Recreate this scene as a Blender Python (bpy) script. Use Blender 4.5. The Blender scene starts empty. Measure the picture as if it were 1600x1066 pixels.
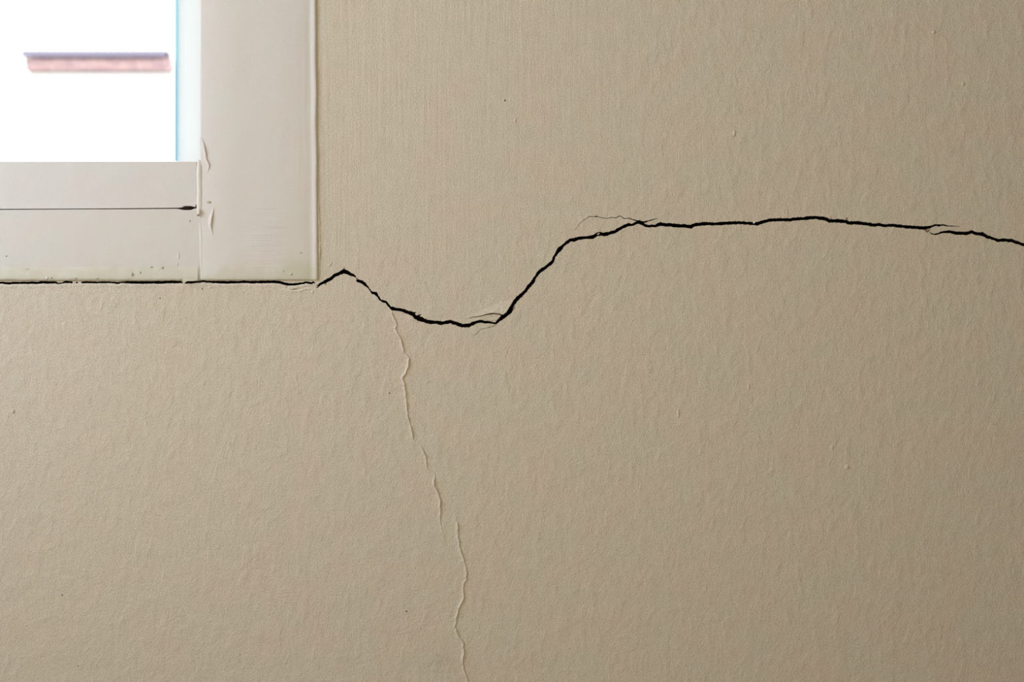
import bpy, bmesh, math, random
from mathutils import Vector, noise
from mathutils.geometry import delaunay_2d_cdt

random.seed(7)
C = bpy.context.scene.collection
scene = bpy.context.scene

# ------------------------------------------------------------------ camera
S = 0.0005            # metres per photograph pixel on the wall plane
D = 0.7778            # camera distance from the wall
CZ = 1.35             # camera height
cam_d = bpy.data.cameras.new('camera')
cam_d.lens = 35.0
cam_d.sensor_width = 36.0
cam_d.clip_start = 0.02
cam_d.clip_end = 300
cam_d.dof.use_dof = True
cam_d.dof.focus_distance = D
cam_d.dof.aperture_fstop = 7.0
cam = bpy.data.objects.new('camera', cam_d)
cam.location = (0, -D, CZ)
cam.rotation_euler = (math.pi / 2, 0, 0)
C.objects.link(cam)
scene.camera = cam

# ------------------------------------------------------------------ world, lights, exposure
world = bpy.data.worlds.new('overcast_sky')
scene.world = world
world.use_nodes = True
bgn = world.node_tree.nodes['Background']
bgn.inputs['Color'].default_value = (0.985, 0.995, 1.0, 1)
bgn.inputs['Strength'].default_value = 2.2


def area_light(name, loc, rot, sx, sy, power, col):
    l = bpy.data.lights.new(name, 'AREA')
    l.shape = 'RECTANGLE'
    l.size, l.size_y = sx, sy
    l.energy = power
    l.color = col
    o = bpy.data.objects.new(name, l)
    o.location = loc
    o.rotation_euler = rot
    C.objects.link(o)
    return o


XL, XR, YF, ZC = -1.05, 2.0, -2.7, 2.5      # left wall, right wall, front wall, ceiling
# daylight through the side window in the left wall
area_light('daylight', (XL + 0.015, -0.58, 1.80), (0, -math.pi / 2, 0), 0.80, 0.70, 9.4, (0.82, 0.955, 1.15))
# added warm fill behind the camera, with no lamp of the room there
area_light('warm_fill', (-0.1, -1.35, 1.45), (math.pi / 2, 0, 0), 0.3, 0.3, 5.5, (1.0, 0.84, 0.52))

vs = scene.view_settings
vs.view_transform = 'Standard'
vs.look = 'None'
vs.exposure = 0.0
vs.gamma = 1.0
vs.use_curve_mapping = False


# ------------------------------------------------------------------ helpers
def P(px, py, y=0.0):
    """photograph pixel -> point on the plane at depth y (y<0 is proud of the wall)"""
    k = S * (D + y) / D
    return Vector(((px - 800) * k, y, CZ + (533 - py) * k))


def link(name, me, mat, parent=None, smooth=False):
    o = bpy.data.objects.new(name, me)
    C.objects.link(o)
    if mat:
        me.materials.append(mat)
    if parent is not None:
        o.parent = parent
    if smooth:
        for p in me.polygons:
            p.use_smooth = True
    return o


def mesh(name, verts, faces):
    me = bpy.data.meshes.new(name)
    me.from_pydata([tuple(v) for v in verts], [], faces)
    me.update()
    return me


def fix_normals(me):
    bm = bmesh.new()
    bm.from_mesh(me)
    bmesh.ops.recalc_face_normals(bm, faces=bm.faces)
    bm.to_mesh(me)
    bm.free()


def prism(name, pts, yf, yb, mat, parent=None, bevel=0.0, seg=2):
    """outline in photograph pixels (taken at the front depth yf), real depth to yb"""
    n = len(pts)
    f = [P(x, y, yf) for x, y in pts]
    v = f + [Vector((p.x, yb, p.z)) for p in f]
    faces = [tuple(range(n)), tuple(range(2 * n - 1, n - 1, -1))]
    faces += [(i, i + n, (i + 1) % n + n, (i + 1) % n) for i in range(n)]
    me = mesh(name, v, faces)
    fix_normals(me)
    o = link(name, me, mat, parent)
    if bevel:
        m = o.modifiers.new('bevel', 'BEVEL')
        m.width = bevel
        m.segments = seg
        m.limit_method = 'ANGLE'
    return o


def box(name, a, b, mat, parent=None, bevel=0.0):
    x0, y0, z0 = a
    x1, y1, z1 = b
    v = [(x, y, z) for x in (x0, x1) for y in (y0, y1) for z in (z0, z1)]
    f = [(0, 1, 3, 2), (4, 6, 7, 5), (0, 4, 5, 1), (2, 3, 7, 6), (0, 2, 6, 4), (1, 5, 7, 3)]
    me = mesh(name, v, f)
    fix_normals(me)
    o = link(name, me, mat, parent)
    if bevel:
        m = o.modifiers.new('bevel', 'BEVEL')
        m.width = bevel
        m.segments = 2
    return o


def empty(name, loc=(0, 0, 0)):
    o = bpy.data.objects.new(name, None)
    o.location = loc
    o.empty_display_size = 0.05
    C.objects.link(o)
    return o


def tag(o, label=None, cat=None, kind=None, group=None):
    if label: o['label'] = label
    if cat: o['category'] = cat
    if kind: o['kind'] = kind
    if group: o['group'] = group
    return o


def densify(pts, step):
    """pts: tuples (x, y, *values) -> resampled polyline"""
    out = []
    for a, b in zip(pts, pts[1:]):
        d = math.hypot(b[0] - a[0], b[1] - a[1])
        n = max(1, int(round(d / step)))
        for i in range(n):
            t = i / n
            out.append(tuple(a[k] + (b[k] - a[k]) * t for k in range(len(a))))
    out.append(tuple(pts[-1]))
    return out


def normals2d(pts):
    res = []
    for i in range(len(pts)):
        a = pts[max(0, i - 1)]
        b = pts[min(len(pts) - 1, i + 1)]
        dx, dy = b[0] - a[0], b[1] - a[1]
        l = math.hypot(dx, dy) or 1
        res.append((-dy / l, dx / l))
    return res


def ridge(name, line, profile, base_y, mat, parent, step=3.0, vary=0.35, taper=14.0, seed=0.0, wob=0.0,
          taper_ends=(True, True), side='normal'):
    """raised strip of paint: profile = [(offset px, height mm)], offset is measured across the line"""
    pts = densify([(p[0], p[1]) for p in line], step)
    nr = normals2d(pts)
    acc = [0.0]
    for a, b in zip(pts, pts[1:]):
        acc.append(acc[-1] + math.hypot(b[0] - a[0], b[1] - a[1]))
    tot = acc[-1]
    verts, faces = [], []
    m = len(profile)
    for i, p in enumerate(pts):
        e0 = min(1.0, acc[i] / taper) if taper_ends[0] else 1.0
        e1 = min(1.0, (tot - acc[i]) / taper) if taper_ends[1] else 1.0
        h = (0.08 + 0.92 * min(e0, e1)) * (1 + vary * 2.0 * noise.noise(Vector((acc[i] * 0.06, seed, 3.1))))
        n = nr[i] if side == 'normal' else side
        w = wob * noise.noise(Vector((acc[i] * 0.21, seed + 9.0, 1.7)))
        wd = 0.35 + 0.65 * min(e0, e1)
        for off, hm in profile:
            y = base_y - 0.00003 - max(0.0, hm * h) * 0.001
            q = P(p[0] + n[0] * (off * wd + w), p[1] + n[1] * (off * wd + w), y)
            verts.append(q)
    for i in range(len(pts) - 1):
        for k in range(m - 1):
            a = i * m + k
            faces.append((a, a + 1, a + m + 1, a + m))
    me = mesh(name, verts, faces)
    bm = bmesh.new()
    bm.from_mesh(me)
    bmesh.ops.recalc_face_normals(bm, faces=bm.faces)
    if sum(f.normal.y * f.calc_area() for f in bm.faces) > 0:
        bmesh.ops.reverse_faces(bm, faces=bm.faces)
    bm.to_mesh(me)
    bm.free()
    return link(name, me, mat, parent, smooth=True)


def flake(name, pts, base_y, mat, parent, thick=0.0003):
    """pts: outline (px, py, height mm): a thin lifted chip of paint with its own thickness"""
    n = len(pts)
    f = [P(x, y, base_y - 0.00004 - h * 0.001) for x, y, h in pts]
    c = Vector((0, 0, 0))
    for p in f: c += p
    c /= n
    v = f + [Vector((p.x, min(p.y + thick, base_y - 0.00001), p.z)) for p in f] + [c]
    faces = [(i, (i + 1) % n, 2 * n) for i in range(n)]
    faces += [(i, i + n, (i + 1) % n + n, (i + 1) % n) for i in range(n)]
    faces.append(tuple(range(2 * n - 1, n - 1, -1)))
    me = mesh(name, v, faces)
    fix_normals(me)
    return link(name, me, mat, parent)


def nib(name, px, py, rx, ry, h, base_y, mat, parent):
    """a small lump under the paint: low-poly dome"""
    v, faces = [], []
    N = 9
    rings = [(1.0, 0.0), (0.75, 0.55), (0.4, 0.9)]
    for r, hh in rings:
        for k in range(N):
            a = 2 * math.pi * k / N
            j = 1 + 0.22 * noise.noise(Vector((px, py, k * 1.3)))
            v.append(P(px + rx * r * j * math.cos(a), py + ry * r * j * math.sin(a), base_y - 0.00003 - h * hh * 0.001))
    v.append(P(px, py, base_y - h * 0.001))
    for r in range(2):
        for k in range(N):
            faces.append((r * N + k, r * N + (k + 1) % N, (r + 1) * N + (k + 1) % N, (r + 1) * N + k))
    for k in range(N):
        faces.append((2 * N + k, 2 * N + (k + 1) % N, 3 * N))
    me = mesh(name, v, faces)
    bm = bmesh.new(); bm.from_mesh(me)
    bmesh.ops.recalc_face_normals(bm, faces=bm.faces)
    if sum(f.normal.y for f in bm.faces) > 0:
        bmesh.ops.reverse_faces(bm, faces=bm.faces)
    bm.to_mesh(me); bm.free()
    return link(name, me, mat, parent, smooth=True)


# ------------------------------------------------------------------ materials
class NT:
    def __init__(self, name):
        self.m = bpy.data.materials.new(name)
        self.m.use_nodes = True
        self.t = self.m.node_tree
        self.b = self.t.nodes['Principled BSDF']
        self.out = self.t.nodes['Material Output']

    def n(self, typ, **kw):
        nd = self.t.nodes.new(typ)
        for k, v in kw.items():
            setattr(nd, k, v)
        return nd

    def l(self, a, b):
        self.t.links.new(a, b)

    def coords(self, scale=(1, 1, 1), rot=(0, 0, 0)):
        tc = self.n('ShaderNodeTexCoord')
        mp = self.n('ShaderNodeMapping')
        mp.inputs['Scale'].default_value = scale
        mp.inputs['Rotation'].default_value = rot
        self.l(tc.outputs['Object'], mp.inputs['Vector'])
        return mp.outputs['Vector']

    def noise(self, vec, scale, detail=2.0, rough=0.5, dist=0.0):
        nd = self.n('ShaderNodeTexNoise')
        nd.inputs['Scale'].default_value = scale
        nd.inputs['Detail'].default_value = detail
        nd.inputs['Roughness'].default_value = rough
        nd.inputs['Distortion'].default_value = dist
        self.l(vec, nd.inputs['Vector'])
        return nd

    def math(self, op, a, b=None, c=None, clamp=False):
        nd = self.n('ShaderNodeMath', operation=op)
        nd.use_clamp = clamp
        for i, v in enumerate((a, b, c)):
            if v is None: continue
            if hasattr(v, 'is_output'): self.l(v, nd.inputs[i])
            else: nd.inputs[i].default_value = v
        return nd.outputs[0]

    def rng(self, v, a, b, c=0.0, d=1.0, smooth=True):
        nd = self.n('ShaderNodeMapRange')
        nd.interpolation_type = 'SMOOTHSTEP' if smooth else 'LINEAR'
        self.l(v, nd.inputs['Value'])
        for k, x in zip(('From Min', 'From Max', 'To Min', 'To Max'), (a, b, c, d)):
            nd.inputs[k].default_value = x
        return nd.outputs['Result']

    def mix(self, fac, a, b, mode='MIX'):
        nd = self.n('ShaderNodeMix', data_type='RGBA', blend_type=mode)
        if hasattr(fac, 'is_output'): self.l(fac, nd.inputs['Factor'])
        else: nd.inputs['Factor'].default_value = fac
        for sock, v in ((nd.inputs['A'], a), (nd.inputs['B'], b)):
            if hasattr(v, 'is_output'): self.l(v, sock)
            else: sock.default_value = (*v, 1)
        # colour sockets are the RGBA ones
        return nd

    def mixc(self, fac, a, b, mode='MIX'):
        nd = self.n('ShaderNodeMix', data_type='RGBA', blend_type=mode)
        fs = [s for s in nd.inputs if s.name == 'Factor' and s.type == 'VALUE'][0]
        cs = [s for s in nd.inputs if s.type == 'RGBA']
        if hasattr(fac, 'is_output'): self.l(fac, fs)
        else: fs.default_value = fac
        for sock, v in zip(cs, (a, b)):
            if hasattr(v, 'is_output'): self.l(v, sock)
            else: sock.default_value = (*v, 1)
        return [s for s in nd.outputs if s.type == 'RGBA'][0]

    def bump(self, h, dist, prev=None, strength=1.0):
        nd = self.n('ShaderNodeBump')
        nd.inputs['Strength'].default_value = strength
        nd.inputs['Distance'].default_value = dist
        self.l(h, nd.inputs['Height'])
        if prev is not None: self.l(prev, nd.inputs['Normal'])
        return nd.outputs['Normal']

    def spot(self, px, py, rx, ry):
        """soft elliptical mask at a place on the wall"""
        tc = self.n('ShaderNodeTexCoord')
        sp = self.n('ShaderNodeSeparateXYZ')
        self.l(tc.outputs['Object'], sp.inputs[0])
        c = P(px, py)
        dx = self.math('MULTIPLY', self.math('SUBTRACT', sp.outputs[0], c.x), 1 / (rx * S))
        dz = self.math('MULTIPLY', self.math('SUBTRACT', sp.outputs[2], c.z), 1 / (ry * S))
        r = self.math('SQRT', self.math('ADD', self.math('MULTIPLY', dx, dx), self.math('MULTIPLY', dz, dz)))
        return self.rng(r, 0.2, 1.0, 1.0, 0.0)


WALL_COL = (0.655, 0.579, 0.480)


def wall_paint(name, bumpy=1.0, detail=True, col=WALL_COL):
    t = NT(name)
    v = t.coords()
    vl = t.coords(scale=(1, 1, 0.55), rot=(0, math.radians(14), 0))
    vb = t.coords(scale=(1, 1, 0.045))
    # colour: very slight mottling of the emulsion paint
    mott = t.noise(v, 75, 3, 0.6)
    tint = t.noise(v, 28, 2, 0.5)
    fine = t.noise(v, 1150, 1, 0.5)
    c = t.mixc(t.rng(tint.outputs['Fac'], 0.3, 0.7), (col[0] * 1.015, col[1] * 0.985, col[2] * 0.985),
               (col[0] * 0.985, col[1] * 1.01, col[2] * 1.0))
    k = t.math('ADD', t.rng(mott.outputs['Fac'], 0.25, 0.75, 0.975, 1.025),
               t.rng(fine.outputs['Fac'], 0.3, 0.7, -0.15, 0.15, smooth=False))
    comb = t.n('ShaderNodeCombineColor')
    for i in range(3): t.l(k, comb.inputs[i])
    c = t.mixc(1.0, c, comb.outputs[0], 'MULTIPLY')
    if detail:
        # old marks with a shape of their own
        for (px, py, rx, ry, sc, f) in ((272, 536, 26, 11, (0.80, 0.72, 0.66), 0.40), (268, 560, 12, 18, (0.86, 0.74, 0.68), 0.35),
                                        (688, 1036, 44, 28, (0.84, 0.84, 0.82), 0.62)):
            msk = t.math('MULTIPLY', t.spot(px, py, rx, ry), t.rng(t.noise(v, 260, 3, 0.6).outputs['Fac'], 0.3, 0.65))
            c = t.mixc(t.math('MULTIPLY', msk, f), c, tuple(a * b for a, b in zip(col, sc)))
    t.l(c, t.b.inputs['Base Color'])
    t.b.inputs['Roughness'].default_value = 0.62
    t.b.inputs['Specular IOR Level'].default_value = 0.25
    # relief: brush strokes beside the window, roller stipple everywhere
    lump = t.noise(vl, 120, 2.0, 0.5, 0.3)
    pebb = t.noise(v, 230, 2.0, 0.55)
    grain = t.noise(v, 900, 1.0, 0.5)
    tc = t.n('ShaderNodeTexCoord')
    sp = t.n('ShaderNodeSeparateXYZ')
    t.l(tc.outputs['Object'], sp.inputs[0])
    brush = t.noise(vb, 300, 3, 0.6)
    if detail:
        wob = t.rng(t.noise(v, 9, 2, 0.5).outputs['Fac'], 0.2, 0.8, -0.09, 0.09)
        bx = t.math('ADD', sp.outputs[0], wob)
        bz = t.math('ADD', sp.outputs[2], wob)
        mask = t.math('MULTIPLY', t.rng(bx, -0.04, 0.14, 1.0, 0.0), t.rng(bz, CZ + 0.02, CZ + 0.14, 0.0, 1.0))
        mask = t.math('ADD', t.math('MULTIPLY', mask, 0.85), 0.10)
        inv = t.math('SUBTRACT', 1.15, mask)
    else:
        mask, inv = 0.1, 1.0
    nm = t.bump(t.math('MULTIPLY', t.rng(lump.outputs['Fac'], 0.40, 0.75), inv), 0.00022 * bumpy)
    nm = t.bump(t.math('MULTIPLY', pebb.outputs['Fac'], inv), 0.00036 * bumpy, nm)
    nm = t.bump(t.math('MULTIPLY', brush.outputs['Fac'], mask), 0.00044 * bumpy, nm)
    nm = t.bump(grain.outputs['Fac'], 0.00034, nm)
    t.l(nm, t.b.inputs['Normal'])
    return t.m


def trim_paint(name, col=(0.70, 0.69, 0.665), dirt=0.0, patch=False):
    t = NT(name)
    v = t.coords()
    tint = t.noise(v, 40, 2, 0.5)
    c = t.mixc(t.rng(tint.outputs['Fac'], 0.3, 0.7), (col[0] * 1.012, col[1] * 0.99, col[2] * 0.985), (col[0] * 0.985, col[1] * 1.01, col[2] * 1.0))
    fine = t.noise(v, 1400, 1, 0.5)
    k = t.rng(fine.outputs['Fac'], 0.2, 0.8, 0.965, 1.035, smooth=False)
    comb = t.n('ShaderNodeCombineColor')
    for i in range(3): t.l(k, comb.inputs[i])
    c = t.mixc(1.0, c, comb.outputs[0], 'MULTIPLY')
    tc = t.n('ShaderNodeTexCoord')
    sp = t.n('ShaderNodeSeparateXYZ')
    t.l(tc.outputs['Object'], sp.inputs[0])
    if dirt:
        # yellowed, grubby paint along the bottom joint
        zb = P(0, 440).z
        w = t.rng(t.noise(v, 60, 4, 0.6).outputs['Fac'], 0.25, 0.75, -0.006, 0.010)
        m = t.rng(t.math('ADD', sp.outputs[2], w), zb + 0.001, zb + 0.020, 1.0, 0.0)
        m2 = t.rng(t.noise(v, 330, 3, 0.65).outputs['Fac'], 0.66, 0.78)
        m2 = t.math('MULTIPLY', m2, t.rng(sp.outputs[2], zb + 0.004, zb + 0.014, 1.0, 0.0))
        c = t.mixc(t.math('MULTIPLY', m, 0.75 * dirt), c, (0.62, 0.59, 0.47))
        c = t.mixc(t.math('MULTIPLY', m2, 0.55 * dirt), c, (0.42, 0.36, 0.24))
        if patch:
            mr = t.math('MULTIPLY', t.spot(468, 428, 42, 36), 0.8)
            c = t.mixc(t.math('MULTIPLY', mr, 0.8), c, (0.60, 0.58, 0.45))
    t.l(c, t.b.inputs['Base Color'])
    t.b.inputs['Roughness'].default_value = 0.5
    t.b.inputs['Specular IOR Level'].default_value = 0.3
    soft = t.noise(v, 55, 2, 0.5)
    peb = t.noise(v, 420, 2, 0.5)
    nm = t.bump(soft.outputs['Fac'], 0.0005)
    nm = t.bump(peb.outputs['Fac'], 0.00006, nm)
    if patch:
        st = t.noise(t.coords(scale=(0.06, 1, 1), rot=(0, math.radians(5), 0)), 330, 3, 0.6)
        msk = t.spot(425, 365, 55, 95)
        nm = t.bump(t.math('MULTIPLY', st.outputs['Fac'], msk), 0.0006, nm)
        vst = t.noise(t.coords(scale=(1, 1, 0.04)), 260, 2, 0.5)
        nm = t.bump(t.math('MULTIPLY', vst.outputs['Fac'], t.spot(477, 200, 26, 420)), 0.0002, nm)
    t.l(nm, t.b.inputs['Normal'])
    return t.m


def plain(name, col, rough=0.7, nscale=200, amt=0.2, bump=0.0003):
    t = NT(name)
    v = t.coords()
    n = t.noise(v, nscale, 3, 0.6)
    c = t.mixc(n.outputs['Fac'], tuple(x * (1 - amt) for x in col), tuple(x * (1 + amt) for x in col))
    t.l(c, t.b.inputs['Base Color'])
    t.b.inputs['Roughness'].default_value = rough
    t.b.inputs['Specular IOR Level'].default_value = 0.2
    if bump:
        t.l(t.bump(n.outputs['Fac'], bump), t.b.inputs['Normal'])
    return t.m


def glass_mat():
    t = NT('window_glass')
    tr = t.n('ShaderNodeBsdfTransparent')
    tr.inputs['Color'].default_value = (0.985, 0.99, 0.99, 1)
    gl = t.n('ShaderNodeBsdfGlossy')
    gl.inputs['Roughness'].default_value = 0.02
    mx = t.n('ShaderNodeMixShader')
    mx.inputs[0].default_value = 0.03; t.l(tr.outputs[0], mx.inputs[1]); t.l(gl.outputs[0], mx.inputs[2])
    t.l(mx.outputs[0], t.out.inputs['Surface'])
    return t.m


def edge_glass_mat():
    t = NT('teal_glass_edge')
    tr = t.n('ShaderNodeBsdfTransparent')
    tr.inputs['Color'].default_value = (0.42, 0.69, 0.79, 1)
    gl = t.n('ShaderNodeBsdfGlossy')
    gl.inputs['Roughness'].default_value = 0.1
    mx = t.n('ShaderNodeMixShader')
    mx.inputs[0].default_value = 0.05
    t.l(tr.outputs[0], mx.inputs[1]); t.l(gl.outputs[0], mx.inputs[2])
    t.l(mx.outputs[0], t.out.inputs['Surface'])
    return t.m


def frosted_mat():
    t = NT('frosted_glass')
    tl = t.n('ShaderNodeBsdfTranslucent')
    tl.inputs['Color'].default_value = (0.845, 0.865, 0.86, 1)
    df = t.n('ShaderNodeBsdfTransparent')
    df.inputs['Color'].default_value = (0.655, 0.68, 0.677, 1)
    mx = t.n('ShaderNodeMixShader')
    mx.inputs[0].default_value = 0.12
    t.l(tl.outputs[0], mx.inputs[1]); t.l(df.outputs[0], mx.inputs[2])
    t.l(mx.outputs[0], t.out.inputs['Surface'])
    return t.m


M_wall = wall_paint('cream_wall_paint')
M_flake = wall_paint('cream_paint_smooth', bumpy=0.25, detail=False, col=(0.665, 0.59, 0.495))
M_room = wall_paint('cream_room_paint', detail=False)
M_case = trim_paint('white_casing_paint', (0.72, 0.675, 0.64), dirt=1.0, patch=True)
M_rail = trim_paint('white_rail_paint', (0.735, 0.695, 0.672))
M_board = trim_paint('white_board_paint', (0.72, 0.68, 0.645), dirt=0.6)
M_caulk = trim_paint('yellowed_caulk', (0.72, 0.685, 0.61), dirt=1.0)
M_bead = trim_paint('white_paint_bead', (0.76, 0.735, 0.70))
M_lip = wall_paint('lit_plaster_lip', bumpy=0.5, detail=False, col=(0.70, 0.63, 0.54))  # paler than the wall: light on the raised rims is put into the colour
M_crack = plain('shaded_crack_interior', (0.014, 0.010, 0.009), 0.95, 900, 0.5, 0.0005)  # plaster set near black, so the recess's shade is in the colour
M_brown = plain('exposed_brown_plaster', (0.30, 0.19, 0.12), 0.9, 900, 0.4)
M_speck = plain('dark_speck', (0.10, 0.05, 0.04), 0.8, 900, 0.3)
M_maroon = plain('dark_maroon_gap', (0.045, 0.018, 0.018), 0.8, 600, 0.4)
M_grubby = plain('grubby_spot', (0.54, 0.50, 0.39), 0.8, 900, 0.25)
M_glass, M_edge, M_frost = glass_mat(), edge_glass_mat(), frosted_mat()
M_ceil = plain('white_ceiling_paint', (0.75, 0.73, 0.68), 0.8, 60, 0.03, 0.0002)
M_floor = plain('brown_floorboards', (0.28, 0.18, 0.11), 0.5, 30, 0.25)
M_render = plain('white_house_render', (0.86, 0.86, 0.84), 0.9, 8, 0.04, 0.003)
M_ground = plain('pale_concrete_ground', (0.42, 0.41, 0.39), 0.9, 3, 0.15, 0.004)

# ------------------------------------------------------------------ cracks (photograph pixels: x, y, full width)
MAIN = [(495.2, 445.0, 1.6), (497.0, 447.2, 3.2), (499, 445.0, 3.5), (508.3, 440.3, 5.0), (516, 435.8, 4.6), (524, 430, 4.8), (531, 427, 5), (537.5, 423.9, 6.4), (546.5, 427.7, 4.4),
        (553, 431, 3.6), (556, 433.3, 1.6)]
MAIN2 = [(557, 437.6, 2.5), (559.5, 438.9, 4.2), (565, 440.5, 4), (569, 443.7, 4.6), (572, 446, 3.2), (575.8, 450.2, 2.4), (579.5, 455.6, 2.4), (582, 458, 3.8), (587, 458.6, 4.4), (590, 463, 2.8), (595, 469.4, 2.6), (597.5, 470.6, 3.6),
         (602.8, 472.0, 3.8), (606.5, 476.5, 2.8), (610, 480.2, 3.0), (612.2, 481.7, 4.6), (618, 483.6, 4.8), (625.3, 484.0, 5), (634, 487, 5.2), (641, 489.2, 5.2), (646, 491.5, 6.4), (650, 495.6, 6), (654, 497.4, 7.4), (660, 499.8, 6), (665.8, 502.3, 5.4),
         (673, 503.6, 5), (681.6, 503.8, 5), (690, 505, 5), (695, 504.4, 5), (703, 502.7, 4.6), (712, 505.6, 4.8), (722, 508.9, 5.2), (732.2, 508.9, 5.2), (738, 506, 5), (744.6, 502.7, 4.6),
         (752, 502.4, 4.4), (758, 503.9, 3.4), (765, 503.4, 3.6), (769, 505, 2.8), (775, 505.3, 2.8), (779, 501.5, 4.2), (785, 495.9, 5.4), (791, 491.4, 5.8), (796.3, 487.0, 6.4), (799.5, 480, 5.2), (803, 474.3, 4.8), (807, 468, 5.2), (812, 463.6, 5),
         (820.8, 455.0, 4.6), (826, 448, 4.8), (832, 441.7, 5.4), (836, 434, 3.6), (841, 427, 4.4), (846, 422.4, 5), (852.3, 418, 4.6), (858, 413.5, 5), (863.6, 408.4, 4.6), (866, 401, 3.4), (869.2, 396.3, 3.8), (874.8, 389.2, 6.0), (881, 383, 4),
         (890.6, 375.3, 4.6), (897, 375, 5), (904, 372.6, 5), (916, 371.4, 4.6), (926.6, 370.4, 5), (932, 366.6, 4.6), (937.9, 365.4, 5.4), (942, 366.6, 4.4), (946.9, 366.0, 5.2), (960.4, 362.4, 4.4), (966, 358.6, 4.6), (973.9, 354.4, 4.4),
         (982.9, 350.8, 4.2), (988, 351.6, 3.6), (993, 348.6, 4), (998.6, 347.0, 5.4), (1003, 348.6, 5.6), (1007.6, 351.8, 3.6), (1012, 353.8, 3.4), (1018, 353.2, 3.6), (1023.4, 353.6, 3.8), (1027, 351.4, 4.2), (1032.4, 350.2, 5.2), (1040, 351.6, 5.2),
         (1050.4, 351.7, 5), (1062, 353, 5), (1072, 353.4, 5.2), (1079.7, 354.6, 4.8), (1083, 352, 4.4), (1086.5, 351, 4.8), (1102.2, 349.4, 5), (1113, 350, 4.2), (1125, 349.6, 4.8), (1140, 348.4, 4.6), (1156, 348, 4.2), (1168, 348.8, 4),
         (1177, 349.6, 4), (1182, 350.2, 5.2), (1192, 346.8, 4.8), (1203, 343.9, 4.4), (1218, 343.4, 4.6), (1234, 343.4, 4.4), (1245, 342.2, 4.6), (1256, 341.9, 4.4), (1264, 340.4, 4.6), (1275, 339.9, 4.8), (1287.5, 341.6, 4.8), (1296, 345.2, 5),
         (1309, 345.0, 5), (1322, 346.6, 4.8), (1328, 348.6, 4.8), (1337.5, 347.9, 4.6), (1350, 349.4, 4.8), (1365.6, 352.0, 4.8), (1374, 350.8, 4.2), (1382, 352.6, 4.2), (1397, 352.2, 4.2), (1410, 354, 4.4), (1425, 355.0, 4.4), (1437, 356, 5), (1444, 356.3, 5), (1452, 355.2, 4.4),
         (1456, 353.8, 3), (1462, 351.8, 2.6), (1467, 352.4, 2.8), (1472, 351.5, 2.2), (1479, 353, 1.6), (1492, 353.6, 1.0), (1500, 354, 0.4)]
RIGHT = [(1452.5, 363.2, 0.8), (1456, 365.4, 1.4), (1460.5, 366.2, 1.8), (1466, 365, 2.0), (1472, 362.8, 2.8), (1479.7, 362.4, 4), (1486, 362.2, 4.2), (1494, 364.4, 4.6), (1509.4, 364.9, 4.8), (1518.7, 362.4, 5), (1525, 365, 4.4), (1534.4, 365.6, 5),
         (1541, 369.6, 4.4), (1550, 372.3, 4.2), (1554, 373.4, 3.4), (1558.4, 375.9, 4.8), (1570, 375.4, 4.4), (1581, 376.2, 4.4), (1591, 379.6, 4.2), (1600, 382.6, 4.2), (1640, 392, 4.4), (1690, 399, 4), (1760, 418, 3.8), (1850, 424, 3.2), (1960, 446, 2), (2050, 452, 0.5)]
LEFT_A = [(-420, 441, 0.8), (-300, 442, 2), (-120, 441, 2.6), (-30, 441.6, 2.6), (0, 441.9, 2.4), (5, 441.4, 2.6), (10, 442.9, 2.4), (17, 442.8, 2.4), (22, 442, 2.4), (60, 442, 2.6), (67, 440.9, 2.8), (80, 441.2, 2.8), (88, 441.2, 2.2), (90.5, 443, 1.6), (95, 442.5, 1.4),
          (98, 442, 1.6), (101.5, 440.5, 2.6), (113.5, 441.0, 2.2)]
LEFT_B = [(118.6, 442, 1.4), (121.4, 441.2, 1.8)]
LEFT_C = [(127, 441.0, 1.8), (135, 441, 2.4), (148, 441.3, 2.2), (152, 441.6, 1.6), (163, 440.8, 2.2), (176, 441.3, 2.0), (184, 442.2, 2.2), (190, 441, 1.6), (196, 441, 2.4), (206, 441.1, 2.8), (222, 441.5, 2.8), (236, 441.2, 2.8), (256, 441.0, 3), (262, 440.6, 2.8), (275, 440.7, 3),
          (282.5, 440.6, 2.8), (285.2, 442.3, 1.2)]
LEFT_D = [(288.4, 442.8, 1.2), (292, 441.2, 2.4), (300, 441.2, 2.6), (311, 440.3, 2), (315, 440, 1.8), (318.5, 439.2, 2.6), (323, 440.2, 2.2), (336, 440.7, 2.6), (356, 441.0, 3), (373, 440.8, 2.6), (381, 440.3, 2.8), (392, 440.8, 2.8), (412, 440.6, 2.8), (430, 440.4, 2.8), (437, 441, 3), (446, 443.6, 2.8),
          (452, 444.5, 2.8), (460, 444.4, 2.6), (474, 442.5, 2.2), (477, 441, 2.2), (484, 442.3, 2.2), (487, 442.6, 2.2), (489, 440.8, 2.6), (492.2, 441.8, 1.4)]
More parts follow.
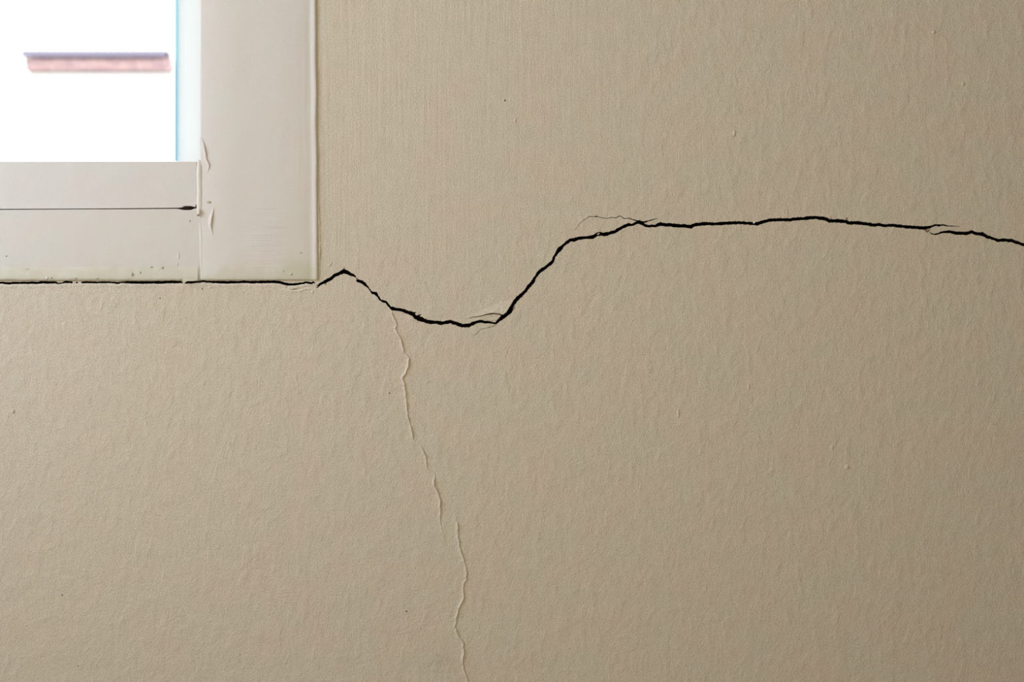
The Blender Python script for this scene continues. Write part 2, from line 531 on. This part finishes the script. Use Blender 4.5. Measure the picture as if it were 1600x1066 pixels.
HAIR = [
    [(898, 360, 0.35), (905, 350.5, 0.6), (913, 343.5, 0.7), (921, 338.4, 0.8), (928, 338.4, 0.7), (932, 338.4, 1.8), (934, 338.2, 1.2), (938, 339.8, 0.9), (948, 341.4, 1.0), (957, 339.8, 1.1), (962, 340.6, 1.1), (968, 337.8, 1.1), (970, 337.8, 1.1), (975, 341.6, 1.1), (982, 340.8, 1.2), (991, 344, 1.7), (999, 346.4, 2.4)],
    [(1003, 347.6, 2.8), (1010, 346.4, 2.0), (1018, 343.8, 1.5), (1024, 342.0, 0.9), (1029, 342.2, 0.4)],
    [(728, 498.6, 0.35), (738, 496, 0.6), (750, 494.6, 0.9), (760, 491.4, 1.1), (770, 490.2, 1.3), (780, 491, 1.3), (786, 493.6, 1.8)],
    [(776, 507, 0.9), (771, 510, 0.75), (761, 512.4, 0.55), (751, 514.6, 0.6), (746.5, 520, 0.75), (743, 523, 0.45), (738, 525, 0.25)],
    [(537.2, 424, 2.2), (537.6, 420.5, 2.0), (537.8, 417.8, 0.6)],
    [(652, 497, 3), (655, 492.8, 2.6), (658.5, 491.6, 0.8)],
    [(644, 489.2, 2.2), (649, 488.6, 1.4), (651, 489, 0.4)],
    [(494.0, 448.6, 1.4), (496.2, 449.4, 1.6), (497.3, 447, 2)],
    [(506, 441, 2), (508.6, 443.8, 1.2), (510, 445.2, 0.4)],
]
ISLAND = [(932.4, 366.2), (934.6, 364.7), (937.6, 364.5), (936.4, 366), (934, 367)]


def crack_poly(pts, rough=0.55, step=2.4):
    d = densify(pts, step)
    nr = normals2d(d)
    up, dn = [], []
    for i, (p, n) in enumerate(zip(d, nr)):
        w = p[2] / 2
        r = min(rough, w * 0.45)
        a = w + random.uniform(-r, r)
        b = w + random.uniform(-r, r)
        up.append((p[0] + n[0] * a, p[1] + n[1] * a))
        dn.append((p[0] - n[0] * b, p[1] - n[1] * b))
    return up + dn[::-1]


wide = lambda q: [(a, b + 0.15, c * 1.35 + 0.2) for a, b, c in q]
LEFT_A, LEFT_B, LEFT_C, LEFT_D = (wide(q) for q in (LEFT_A, LEFT_B, LEFT_C, LEFT_D))
MAIN, MAIN2, RIGHT = ([(a, b, c * 1.12) for a, b, c in q] for q in (MAIN, MAIN2, RIGHT))
polys = [crack_poly(MAIN), crack_poly(MAIN2), crack_poly(RIGHT), crack_poly(LEFT_A, 0.4), crack_poly(LEFT_B, 0.3), crack_poly(LEFT_C, 0.4), crack_poly(LEFT_D, 0.4)]
polys += [crack_poly(h, 0.3, 2.0) for h in HAIR]


def inside(poly, x, y):
    c = False
    j = len(poly) - 1
    for i in range(len(poly)):
        xi, yi = poly[i]
        xj, yj = poly[j]
        if (yi > y) != (yj > y) and x < (xj - xi) * (y - yi) / (yj - yi) + xi:
            c = not c
        j = i
    return c


# window opening and wall outline in photograph pixels
px_of = lambda X: X / S + 800
py_of = lambda Z: 533 - (Z - CZ) / S
WX0, WX1 = px_of(-0.90), 470.0
WY0, WY1 = py_of(2.12), 428.0
OUT = [(px_of(XL), py_of(0)), (px_of(XR), py_of(0)), (px_of(XR), py_of(ZC)), (px_of(XL), py_of(ZC))]
WIN = [(WX0, WY0), (WX1, WY0), (WX1, WY1), (WX0, WY1)]

cv, ce = [], []
for poly in [OUT, WIN, ISLAND] + polys:
    b = len(cv)
    cv += [Vector(p) for p in poly]
    ce += [(b + i, b + (i + 1) % len(poly)) for i in range(len(poly))]
rv, re_, rf, *_ = delaunay_2d_cdt(cv, ce, [], 0, 1e-5)
bbs = [(min(p[0] for p in q), max(p[0] for p in q), min(p[1] for p in q), max(p[1] for p in q)) for q in polys]


def classify(x, y):
    if WX0 < x < WX1 and WY0 < y < WY1: return 2
    if inside(ISLAND, x, y): return 0
    for q, b in zip(polys, bbs):
        if b[0] <= x <= b[1] and b[2] <= y <= b[3] and inside(q, x, y): return 1
    return 0


cls = []
for f in rf:
    x = sum(rv[i][0] for i in f) / 3
    y = sum(rv[i][1] for i in f) / 3
    cls.append(classify(x, y))
W3 = [P(v[0], v[1], 0.0) for v in rv]
WT = 0.15                       # wall thickness
CD = 0.032                      # crack depth
wall_v, wall_f, wall_i = [], [], {}


def wv(i, y=0.0):
    k = (i, y)
    if k not in wall_i:
        wall_i[k] = len(wall_v)
        wall_v.append(Vector((W3[i].x, y, W3[i].z)))
    return wall_i[k]


cr_v, cr_f, cr_i = [], [], {}


def cvx(i, y):
    k = (i, y)
    if k not in cr_i:
        cr_i[k] = len(cr_v)
        cr_v.append(Vector((W3[i].x, y, W3[i].z)))
    return cr_i[k]


edge_use = {}
for f, c in zip(rf, cls):
    a, b, d = (W3[i] for i in f)
    nrm = (b - a).cross(d - a)
    f = list(f) if nrm.y < 0 else list(reversed(f))
    if c == 0: wall_f.append(tuple(wv(i) for i in f))
    if c == 1: cr_f.append(tuple(cvx(i, CD) for i in f))
    for k in range(len(f)):
        e = (f[k], f[(k + 1) % len(f)])
        edge_use.setdefault(tuple(sorted(e)), []).append((c, e))
for key, us in edge_use.items():
    if len(us) != 2: continue
    cs = {us[0][0], us[1][0]}
    solid = [u for u in us if u[0] == 0]
    if cs == {0, 1}:
        a, b = solid[0][1]
        cr_f.append((cvx(b, 0.0), cvx(a, 0.0), cvx(a, CD), cvx(b, CD)))
    if cs == {0, 2}:
        a, b = solid[0][1]
        wall_f.append((wv(b), wv(a), wv(a, WT), wv(b, WT)))
# back of the wall
o4 = [P(*p) for p in OUT]
w4 = [P(*p) for p in [WIN[3], WIN[2], WIN[1], WIN[0]]]
b0 = len(wall_v)
wall_v += [Vector((p.x, WT, p.z)) for p in o4 + w4]
for i in range(4):
    j = (i + 1) % 4
    wall_f.append((b0 + j, b0 + i, b0 + 4 + i, b0 + 4 + j))
me = mesh('wall_back', wall_v, wall_f)
wall = link('wall_back', me, M_wall)
tag(wall, 'cream painted plaster wall with a long dark jagged crack beside the window', 'wall', 'structure')
me = mesh('crack', cr_v, cr_f)
crack = link('crack', me, M_crack, wall)
tag(crack, 'jagged crack with hairline branches, its shade painted black')

# ------------------------------------------------------------------ paint relief on the wall
R1 = [(610, 483.5), (613, 491), (617.2, 500), (619.7, 508.4), (617.9, 514), (622, 523), (627, 531), (628.6, 541), (631, 550.7), (634.6, 553.5), (639.4, 560.5), (638.4, 570.4), (634.6, 583), (628.6, 588.7),
      (631, 598), (632.6, 607), (634.9, 626.6), (636, 640), (637.4, 652), (641, 662), (643, 671.7), (645.8, 687), (648, 690)]
R2 = [(653, 686), (658.5, 699.8), (665.5, 712.5), (666, 722), (667, 730.8), (670.3, 735)]
R3 = [(679.6, 741), (678.6, 759), (683.8, 768.8), (687.6, 781.5), (688.4, 798), (687, 812), (689, 825), (693, 839)]
R4 = [(712, 810), (715.8, 823), (715.8, 841.7), (719.3, 860.5), (724.7, 874), (728.9, 892.6), (728.2, 907.4), (724, 911.4), (724.4, 935.5), (717, 951.6), (713, 966), (711.3, 981), (716.7, 994.5), (723.5, 1004),
      (724.9, 1018.7), (722.8, 1037.5), (727.4, 1053.5), (731.4, 1066), (735, 1090), (731, 1130), (738, 1180), (736, 1240)]
prof = [(5.0, 0.0), (2.4, 0.10), (1.3, 0.40), (0.4, 0.85), (-0.3, 0.80), (-0.9, 0.0)]
for i, r in enumerate((R1, R2, R3, R4)):
    rr = ridge('paint_ridge', r, prof, 0.0, M_wall, wall, step=1.7, vary=0.6, seed=i * 3.3, wob=1.3, side=(-1, 0))
    if i == 0: crest = rr
    tag(rr, 'raised pale seam of lifted paint')
# lower lip of the crack below the window frame, catching light from above and also painted paler for it
lipline = [(p[0], p[1] + p[2] / 2 + 1.0) for p in LEFT_A[2:]] + [(118, 443.6)] + [(p[0], p[1] + p[2] / 2 + 1.0) for p in LEFT_C] + [(p[0], p[1] + p[2] / 2 + 1.0) for p in LEFT_D[:-1]]
tag(ridge('plaster_lip', lipline, [(-0.6, 0.0), (-0.3, 0.2), (1.0, 0.5), (2.6, 0.35), (6.0, 0.0)], 0.0, M_lip, wall, step=3, vary=0.45, seed=4.4, side=(0, 1)),
    'raised lip of plaster, painted pale as if lit, under the window frame crack')
# lifted flake above the bottom of the big bend
FL = [(727, 498, 0.05), (740, 494.6, 0.3), (752, 493.2, 0.7), (762, 489.8, 1.1), (770, 488.8, 1.3), (780, 489.6, 1.3), (786.5, 491.6, 1.2), (791.5, 487.6, 1.1), (794, 482.5, 0.9), (798.5, 475, 0.6),
      (803, 467.5, 0.15), (792, 470, 0.0), (776, 475, 0.0), (758, 482, 0.0), (742, 489, 0.0)]
tag(flake('plaster_flake', FL, 0.0, M_flake, wall), 'smooth pale flake of paint lifting above the crack')
tag(flake('plaster_flake', [(727, 500.6, 0.0), (744, 497, 0.25), (757, 495, 0.5), (770, 492.4, 0.5), (782, 493.6, 0.4), (776, 500, 0.6), (766, 500.4, 0.5), (757, 499.8, 0.3), (746, 499, 0.3), (738, 503, 0.1)], 0.0, M_flake, wall),
    'thin sliver of paint between the crack and its hairline')
flake('plaster_flake', [(1279, 337.6, 0.0), (1287, 333.6, 0.0), (1297, 337, 0.3), (1297, 341.4, 0.7), (1288, 338.6, 0.8)], 0.0, M_flake, wall)
flake('plaster_flake', [(1176, 347.5, 0.2), (1179.5, 345.6, 0.4), (1180.4, 347.2, 0.9), (1177.6, 349.6, 0.9)], 0.0, M_lip, wall)
flake('plaster_flake', [(636, 497.2, 0.3), (641, 494.8, 0.8), (645, 497.4, 0.9), (650, 500.8, 0.9), (654, 502.8, 0.6), (648, 503.6, 0.1), (641, 501, 0.1)], 0.0, M_lip, wall)
flake('plaster_flake', [(648.6, 490.6, 0.4), (651.6, 489.8, 0.8), (653, 491.4, 0.9), (650.4, 492.8, 0.9)], 0.0, M_lip, wall)
for q in ([(1443.5, 359.2, 0.1), (1453.4, 358.2, 0.2), (1452, 361.4, 0.1), (1448.6, 364, 0.05)],
          [(1321, 343.6, 0.1), (1322.4, 339.6, 0.2), (1324.4, 339.8, 0.2), (1323.6, 344, 0.1)],
          [(801.6, 481, 0.1), (804.4, 477.6, 0.2), (804, 482, 0.1), (801, 486.5, 0.05)],
          [(556.2, 433.6, 0.1), (559, 434.2, 0.2), (558, 437.2, 0.15), (556, 437.2, 0.1)],
          [(451.6, 453.4, 0.1), (456, 452.2, 0.25), (466, 450.4, 0.25), (475, 449, 0.1), (472, 451, 0.1), (462, 452.6, 0.1), (454, 454.2, 0.1)]):
    o = flake('plaster_chip', q, 0.0, M_brown, wall)
    tag(o, 'brown exposed plaster chip')
# rough caulk and nibs around the lower right corner of the casing
ridge('plaster_lip', [(440, 449.5), (452, 455.5), (465, 455.2), (479, 451.5), (492, 451.6)], [(-3.5, 0.0), (-1.5, 0.25), (0.2, 0.38), (1.5, 0.15), (2.5, 0.0)], 0.0, M_lip, wall, step=3, seed=8.8, side=(0, 1))
ridge('plaster_lip', [(497.6, 300), (497.2, 335), (498.4, 360), (498.6, 400), (498.8, 436)], [(-1.5, 0.0), (-0.2, 0.5), (1.2, 0.55), (2.6, 0.1), (3.4, 0.0)], 0.0, M_wall, wall, step=3, vary=0.7, seed=2.8, side=(1, 0), taper=40)
ridge('paint_ridge', [(518, 407), (517, 412), (513, 416), (509, 415)], [(-2, 0.0), (0, 0.45), (1.2, 0.0)], 0.0, M_wall, wall, step=2, seed=1.9, taper=6)
for (x, y, rx, ry, h, m) in ((97, 930, 1.1, 1.1, 0.3, M_speck), (122, 1041, 1.0, 1.0, 0.3, M_speck), (635, 955.5, 1.5, 1.2, 0.3, M_speck), (608.5, 614.5, 1.1, 1.1, 0.25, M_speck),
                             (789, 157, 1.4, 1.4, 0.3, M_speck), (250, 466, 1.0, 1.0, 0.2, M_speck), (1324, 730, 5, 4, 0.7, M_wall), (1147, 208, 3, 6, 0.6, M_wall), (1459, 50, 3.5, 3.5, 0.7, M_wall),
                             (1505, 131, 3, 4, 0.7, M_wall), (20, 643, 3, 4, 0.7, M_wall), (446.5, 447.6, 3, 1.8, 0.6, M_lip), (447, 449.4, 2.6, 1.2, 0.4, M_grubby), (488, 456, 2, 3, 0.5, M_lip),
                             (1060, 646, 2.5, 9, 0.45, M_wall), (316, 451.6, 1.1, 1.1, 0.3, M_speck), (328, 449, 5, 1.4, 0.5, M_lip), (380, 457, 1.3, 1.3, 0.3, M_grubby),
                             (1538, 128, 2, 2, 0.4, M_wall), (805, 188, 2, 5, 0.35, M_wall), (1170, 604, 2, 6, 0.4, M_wall), (1300, 700, 3, 5, 0.35, M_wall)):
    nib('paint_nib', x, y, rx, ry, h, 0.0, m, wall)

# ------------------------------------------------------------------ window_1
win = empty('window_1', (P(312, 438).x, 0, P(312, 438).z))
tag(win, 'white painted wooden window with clear glass and peeling paint at upper left', 'window', 'structure')
base = Vector(win.location)


def to_win(o):
    """parent a world-built part to the window without moving it or its texture"""
    o.parent = win
    o.matrix_parent_inverse = win.matrix_world.inverted()
    o.matrix_parent_inverse.translation = -base
    return o


TOPY = py_of(2.20)
# right casing: lofted board with a bead of paint along its outer edge
colp = [(0, 0.0), (0.4, 1.2), (3, 1.6), (60, 1.55), (120, 1.65), (160, 1.5), (168, 0.9), (172, 0.7), (174, 0.85), (176.4, 1.25), (179, 1.5), (180.8, 1.3), (181.8, 0.8), (182.4, 0.0)]
rows = [TOPY, TOPY + 400, TOPY + 800, -200, -60] + [y for y in range(-30, 432, 5)] + [433, 435.4, 437, 437.9, 438.2]
v, f = [], []
m = len(colp)
for r, y in enumerate(rows):
    ed = 3.0 * min(1.0, max(-0.5, y / 438))            # the outer edge runs slightly off plumb
    dr = {len(rows) - 4: 0.93, len(rows) - 3: 0.8, len(rows) - 2: 0.5, len(rows) - 1: 0.0}.get(r, 1.0)
    for k, (x, h) in enumerate(colp):
        xx = 312 + x + ed * (x / 182.0)
        hh = h
        if 5 < k < 13:
            w = noise.noise(Vector((y * 0.018, 2.0, 5.0)))
            xx += 0.7 * w
            hh *= 1 + 0.16 * noise.noise(Vector((y * 0.03, 7.0, k * 0.1)))
        if k == 13: hh = 0.02
        v.append(P(xx, y, -0.0001 - hh * dr * 0.001))
for r in range(len(rows) - 1):
    for k in range(m - 1):
        a = r * m + k
        f.append((a, a + m, a + m + 1, a + 1))
me = mesh('casing', v, f)
casing = link('casing', me, M_case, smooth=True)
to_win(casing)
tag(casing, 'wide white right casing board with a paint bead on its edge')

# bottom rail of the sash, with the widened dark gap at its lower right
rail_pts = [(WX0 - 4, 252.7), (307.3, 252.5), (308.2, 318), (304.2, 324.0), (300, 322.3), (293, 321.9), (287, 322.2), (285.0, 324.2), (277, 324.9), (240, 325.2), (170, 325.9), (100, 326.3), (0, 326.7), (-300, 327), (WX0 - 4, 327)]
rail = to_win(prism('bottom_rail', rail_pts, -0.0004, 0.05, M_rail, bevel=0.0004))
tag(rail, 'white bottom rail of the sash')
board_pts = [(WX0 - 40, 328.0), (0, 327.9), (120, 327.3), (200, 326.9), (276, 326.3), (287, 328.2), (298, 328.2), (304.6, 325.6), (309.6, 325.6), (311.5, 345), (312.1, 375), (311.7, 437.8), (WX0 - 40, 437.8)]
board = to_win(prism('sill_board', board_pts, -0.0017, -0.0002, M_board, bevel=0.0004))
tag(board, 'white flat board below the sash')
to_win(prism('frame_post', [(324, TOPY + 150), (478, TOPY + 150), (478, 426), (324, 426)], 0.001, 0.05, M_rail))
to_win(prism('frame_channel', [(WX0 - 2, 327.3), (309.5, 327.3), (309.5, 426), (WX0 - 2, 426)], 0.0035, 0.06, M_maroon))
back = to_win(prism('frame_lining', [(290, 318), (312, 318), (312, 327.2), (290, 327.2)], 0.052, 0.06, M_maroon))
# caulk along the bottom joint
ck = [(-1000, 428), (-400, 428), (0, 428), (60, 428.4), (120, 428), (200, 428.4), (260, 428), (309, 428.4)]
rc = ridge('caulk_strip', ck, [(-11, 0.02), (-9, 0.18), (-4, 0.26), (2, 0.42), (6, 0.55), (8.5, 0.45), (9.8, 0.0)], -0.0017, M_caulk, None, step=4, vary=0.3, seed=5.5, side=(0, 1), taper_ends=(False, False), wob=0.8)
to_win(rc)
tag(rc, 'yellowed uneven caulk along the bottom of the board')
# bead of paint in the corner between sash and casing
bd = [(310.6, 250), (310.6, 262), (311.2, 300), (311.0, 320), (311.4, 343)]
rb = ridge('paint_bead', bd, [(-3.6, 0.0), (-3.0, 0.3), (-1.6, 0.6), (0.4, 0.7), (2.6, 0.45), (5.2, 0.02)], -0.0016, M_bead, None, step=4, vary=0.3, seed=6.5, side=(1, 0), wob=0.6, taper=10)
bd = [(312.0, 338), (312.4, 352), (313.4, 372), (313.6, 400), (313.4, 430)]
rb2 = to_win(ridge('paint_bead', bd, [(-2.0, 0.0), (-1.4, 0.22), (0.4, 0.36), (3.2, 0.02)], -0.0016, M_bead, None, step=4, vary=0.4, seed=16.5, side=(1, 0), wob=0.5, taper=24))
tag(rb2, 'thin lower run of the white paint bead')
to_win(rb)
tag(rb, 'thick white paint bead in the corner of the frame')
CY = -0.0016
for nm_, ln, pf, sd in (
        ('paint_blister', [(315.2, 214), (318.4, 226), (321, 238), (322, 248), (326.4, 257), (326.6, 262), (324, 270)], [(-6, 0.0), (-3, 0.35), (-1.0, 0.75), (0.3, 0.9), (1.0, 0.6), (1.5, 0.0)], 1.1),
        ('paint_blister', [(335, 323), (332.4, 331), (330, 342), (329, 352), (330.6, 360), (333.6, 368)], [(-5, 0.0), (-2.6, 0.35), (-0.8, 0.85), (0.6, 0.9), (1.6, 0.5), (2.6, 0.0)], 2.7),
        ('paint_blister', [(397, 392.5), (412, 391.2), (428, 392.6), (444, 395.4), (458, 398)], [(-3.5, 0.0), (-1, 0.16), (0.2, 0.24), (1.2, 0.12), (3, 0.0)], 3.7)):
    o = to_win(ridge(nm_, ln, pf, CY, M_case, None, step=2.4, vary=0.2, seed=sd, side=(1, 0) if sd < 3 else (0, 1), taper=16))
    tag(o, 'lifted curl of white paint on the casing')
for (x, y, rx, ry, h, by, mt) in ((326.5, 316, 4.2, 2.4, 0.5, CY, M_grubby), (311, 331, 2.6, 5.5, 0.8, -0.0028, M_caulk), (309.4, 336.4, 1.5, 1.7, 0.8, -0.0030, M_brown), (297, 345.4, 1.0, 1.0, 0.3, -0.0017, M_speck),
                                  (206, 428.6, 1.8, 3.0, 0.8, -0.0022, M_grubby), (253.6, 418.6, 2.4, 2.4, 0.5, -0.0019, M_grubby), (219, 426, 1.2, 2.0, 0.5, -0.0020, M_grubby), (236, 417.4, 2.6, 1.4, 0.5, -0.0019, M_grubby),
                                  (80, 434, 1.6, 1.6, 0.6, -0.0022, M_grubby), (73.5, 434.6, 2.2, 2.2, 0.7, -0.0022, M_bead), (152, 435, 3.4, 1.4, 0.6, -0.0022, M_grubby), (118, 434.6, 3, 1.6, 0.5, -0.0022, M_grubby),
                                  (10, 400.4, 1.0, 1.0, 0.3, -0.0017, M_speck), (43, 420.4, 3.4, 1.2, 0.3, -0.0019, M_grubby), (470, 395, 2.2, 1.5, 0.4, CY, M_grubby), (443, 423.4, 1.6, 1.6, 0.4, CY, M_grubby), (455, 428.6, 2.2, 2.4, 0.5, CY, M_grubby), (277, 413, 1.2, 3, 0.3, -0.0017, M_board), (279, 400, 1.4, 6, 0.3, -0.0017, M_board)):
    to_win(nib('paint_nib', x, y, rx, ry, h, by, mt, None))
o = to_win(flake('paint_flake', [(285.0, 437.4, 0.2), (287.5, 434.6, 0.35), (293, 433.2, 0.4), (301, 433.8, 0.35), (307, 436.8, 0.3), (309, 438.6, 0.3), (300, 439.2, 0.6), (291, 439.4, 0.6), (288.2, 443.2, 0.2), (286.6, 443.0, 0.2), (285.8, 439.6, 0.5)], -0.0022, M_caulk, None))
tag(o, 'pale flake of paint bridging the joint')
# glass, its teal edge and the frosted strip next to the casing
GT = py_of(2.11)
o = to_win(prism('glass_pane', [(WX0 + 2, GT), (274.4, GT), (274.4, 258), (WX0 + 2, 258)], 0.018, 0.022, M_glass))
tag(o, 'clear glass pane full of bright daylight')
o = to_win(prism('glass_edge', [(274.2, GT), (276.2, GT), (276.2, 251.0), (274.2, 251.0)], 0.0175, 0.0225, M_edge))
tag(o, 'thin teal edge of the glass pane')
o = to_win(prism('frosted_strip', [(276.4, GT), (316, GT), (316, 258), (276.4, 258)], 0.018, 0.021, M_frost))
tag(o, 'pale translucent strip beside the casing')
# the rest of the window, outside the picture
xl, xr = px_of(-0.90), 312
to_win(prism('top_casing', [(xl - 185, TOPY), (312, TOPY), (312, TOPY + 185), (xl - 185, TOPY + 185)], -0.005, -0.0002, M_case, bevel=0.0006))
to_win(prism('left_casing', [(xl - 185, TOPY + 186), (xl, TOPY + 186), (xl, 438), (xl - 185, 438)], -0.005, -0.0002, M_case, bevel=0.0006))
to_win(prism('top_rail', [(xl, TOPY + 150), (315, TOPY + 150), (315, TOPY + 250), (xl, TOPY + 250)], 0.006, 0.05, M_rail, bevel=0.0006))
to_win(prism('left_stile', [(xl - 4, TOPY + 250), (xl + 70, TOPY + 250), (xl + 70, 253), (xl - 4, 253)], 0.006, 0.05, M_rail, bevel=0.0006))

# ------------------------------------------------------------------ the rest of the room
def room_wall(name, a, b, mat, label, cat):
    o = box(name, a, b, mat)
    tag(o, label, cat, 'structure')
    return o


room_wall('floor', (XL - 0.15, YF - 0.15, -0.1), (XR + 0.15, 0.15, 0.0), M_floor, 'brown boarded floor of the room', 'floor')
room_wall('ceiling', (XL - 0.15, YF - 0.15, ZC), (XR + 0.15, 0.15, ZC + 0.1), M_ceil, 'white ceiling of the room', 'ceiling')
room_wall('wall_right', (XR, YF, 0), (XR + 0.15, 0.15, ZC), M_room, 'cream wall at the right end of the room', 'wall')
room_wall('wall_front', (XL - 0.15, YF - 0.15, 0), (XR + 0.15, YF, ZC), M_room, 'cream wall behind the camera', 'wall')
# left wall with the side window that lights the cracked wall
wy0, wy1, wz0, wz1 = -0.98, -0.18, 1.40, 2.20
v = []
for X in (XL, XL - 0.15):
    v += [(X, YF, 0), (X, 0.15, 0), (X, 0.15, ZC), (X, YF, ZC), (X, wy0, wz0), (X, wy1, wz0), (X, wy1, wz1), (X, wy0, wz1)]
f = []
for i in range(4):
    j = (i + 1) % 4
    f.append((i, j, 4 + j, 4 + i))
    f.append((8 + i, 12 + i, 12 + j, 8 + j))
    f.append((4 + i, 4 + j, 12 + j, 12 + i))
    f.append((i, 8 + i, 8 + j, j))
me = mesh('wall_left', v, f)
fix_normals(me)
tag(link('wall_left', me, M_room), 'cream side wall with the window that lights the cracked wall', 'wall', 'structure')
w2 = empty('window_2', (XL - 0.06, (wy0 + wy1) / 2, wz0))
tag(w2, 'side window in the left wall letting in daylight', 'window', 'structure')
X0, X1 = -0.03, 0.03
hw, hh = (wy1 - wy0) / 2, wz1 - wz0
box('frame', (X0, -hw, 0), (X1, -hw + 0.04, hh), M_rail, w2)
box('frame', (X0, hw - 0.04, 0), (X1, hw, hh), M_rail, w2)
box('frame', (X0, -hw + 0.04, 0), (X1, hw - 0.04, 0.04), M_rail, w2)
box('frame', (X0, -hw + 0.04, hh - 0.04), (X1, hw - 0.04, hh), M_rail, w2)
box('glass_pane', (-0.003, -hw + 0.04, 0.04), (0.003, hw - 0.04, hh - 0.04), M_glass, w2)

# ------------------------------------------------------------------ outside: the neighbour's roof seen through the glass
tag(box('ground', (-60, 0.6, -3.2), (40, 80, -3.0), M_ground), 'pale ground outside far below the window', 'ground', 'structure')
tile = NT('glare_paled_roof_tiles')  # red tiles paled in colour to stand for washed-out glare
tv = tile.coords()
tn = tile.noise(tv, 2.4, 4, 0.7)
tn2 = tile.noise(tv, 7.0, 3, 0.7)
cc = tile.mixc(tile.rng(tn.outputs['Fac'], 0.35, 0.65), (0.44, 0.30, 0.32), (0.60, 0.40, 0.38))
cc = tile.mixc(tile.rng(tn2.outputs['Fac'], 0.45, 0.7), cc, (0.70, 0.58, 0.58))
tile.l(cc, tile.b.inputs['Base Color'])
tile.b.inputs['Roughness'].default_value = 0.9
M_tile = tile.m
M_ridge = plain('blue_grey_ridge_tiles', (0.26, 0.24, 0.32), 0.9, 2.2, 0.6, 0.0)

DY = 30.0
k = S * (D + DY) / D
eL = P(36, 108.5, DY)
eR = P(267, 108.5, DY)
house = empty('house', ((eL.x + eR.x) / 2, DY + 0.3, -3.0))
tag(house, 'washed out white house with a red tiled roof, painted pale as if in glare, seen through the window', 'house')
HB = Vector(house.location)
half = (eR.x - eL.x) / 2
ez = eL.z - HB.z
run = 0.8                       # plan depth of the near slope
# ridge height chosen so the slope shows as the photograph's narrow band
top = P(0, 85.0, DY + run - 0.3).z - HB.z
back = 1.6                      # plan depth of the far slope
rL, rR = P(32, 85, DY + run - 0.3).x - HB.x, P(257, 85, DY + run - 0.3).x - HB.x
wl = box('wall', (-half + 0.05, 0.0, 0.0), (half - 0.05, run + back - 0.6, ez - 0.02), M_render, house)
# gable walls
gv = []
for X in (-half + 0.05, half - 0.05):
    gv += [(X, 0.0, ez - 0.02), (X, run + back - 0.6, ez - 0.02), (X, run - 0.3, top - 0.12)]
me = mesh('gable_wall', gv, [(0, 2, 1), (3, 4, 5), (0, 1, 4, 3), (0, 3, 5, 2), (1, 2, 5, 4)])
fix_normals(me)
link('gable_wall', me, M_render, house)


def roof(name, y0, y1):
    """corrugated tile slope with stepped courses"""
    NX, NC = 23 * 6, 8
    v, f = [], []
    for c in range(NC):
        for e in (0, 1):
            t = (c + e) / NC
            for i in range(NX + 1):
                xa, xb = -half + (rL + half) * t, half + (rR - half) * t
                x = xa + (xb - xa) * i / NX
                w = 0.035 * math.cos(2 * math.pi * i / 6)
                z = ez + (top - ez) * t + w + (0.05 if e == 0 else 0.0)
                v.append((x, y0 + (y1 - y0) * t, z))
    R = NX + 1
    for r in range(2 * NC - 1):
        for i in range(NX):
            a = r * R + i
            f.append((a, a + 1, a + R + 1, a + R))
    me = mesh(name, v, f)
    fix_normals(me)
    o = link(name, me, M_tile, house, smooth=False)
    s = o.modifiers.new('thickness', 'SOLIDIFY')
    s.thickness = 0.04
    return o


roof('roof_slope', -0.12, run - 0.3)
roof('roof_slope', run + back - 0.3, run - 0.3)
# ridge: a row of half-round caps
n = 20
cap_me = None
for i in range(n):
    L = (rR - rL) / n
    if cap_me is None:
        vv, ff = [], []
        for s in range(9):
            a = math.pi * s / 8
            for xx, r in ((0, 0.27), (L * 1.06, 0.24)):
                vv.append((xx, r * math.cos(a), r * math.sin(a)))
        for s in range(8):
            ff.append((2 * s, 2 * s + 1, 2 * s + 3, 2 * s + 2))
        cap_me = mesh('ridge_tile', vv, ff)
        cap_me.materials.append(M_ridge)
    o = bpy.data.objects.new('ridge_tile', cap_me)
    C.objects.link(o)
    o.parent = house
    o.location = (rL + i * L, run - 0.3, top - 0.06)
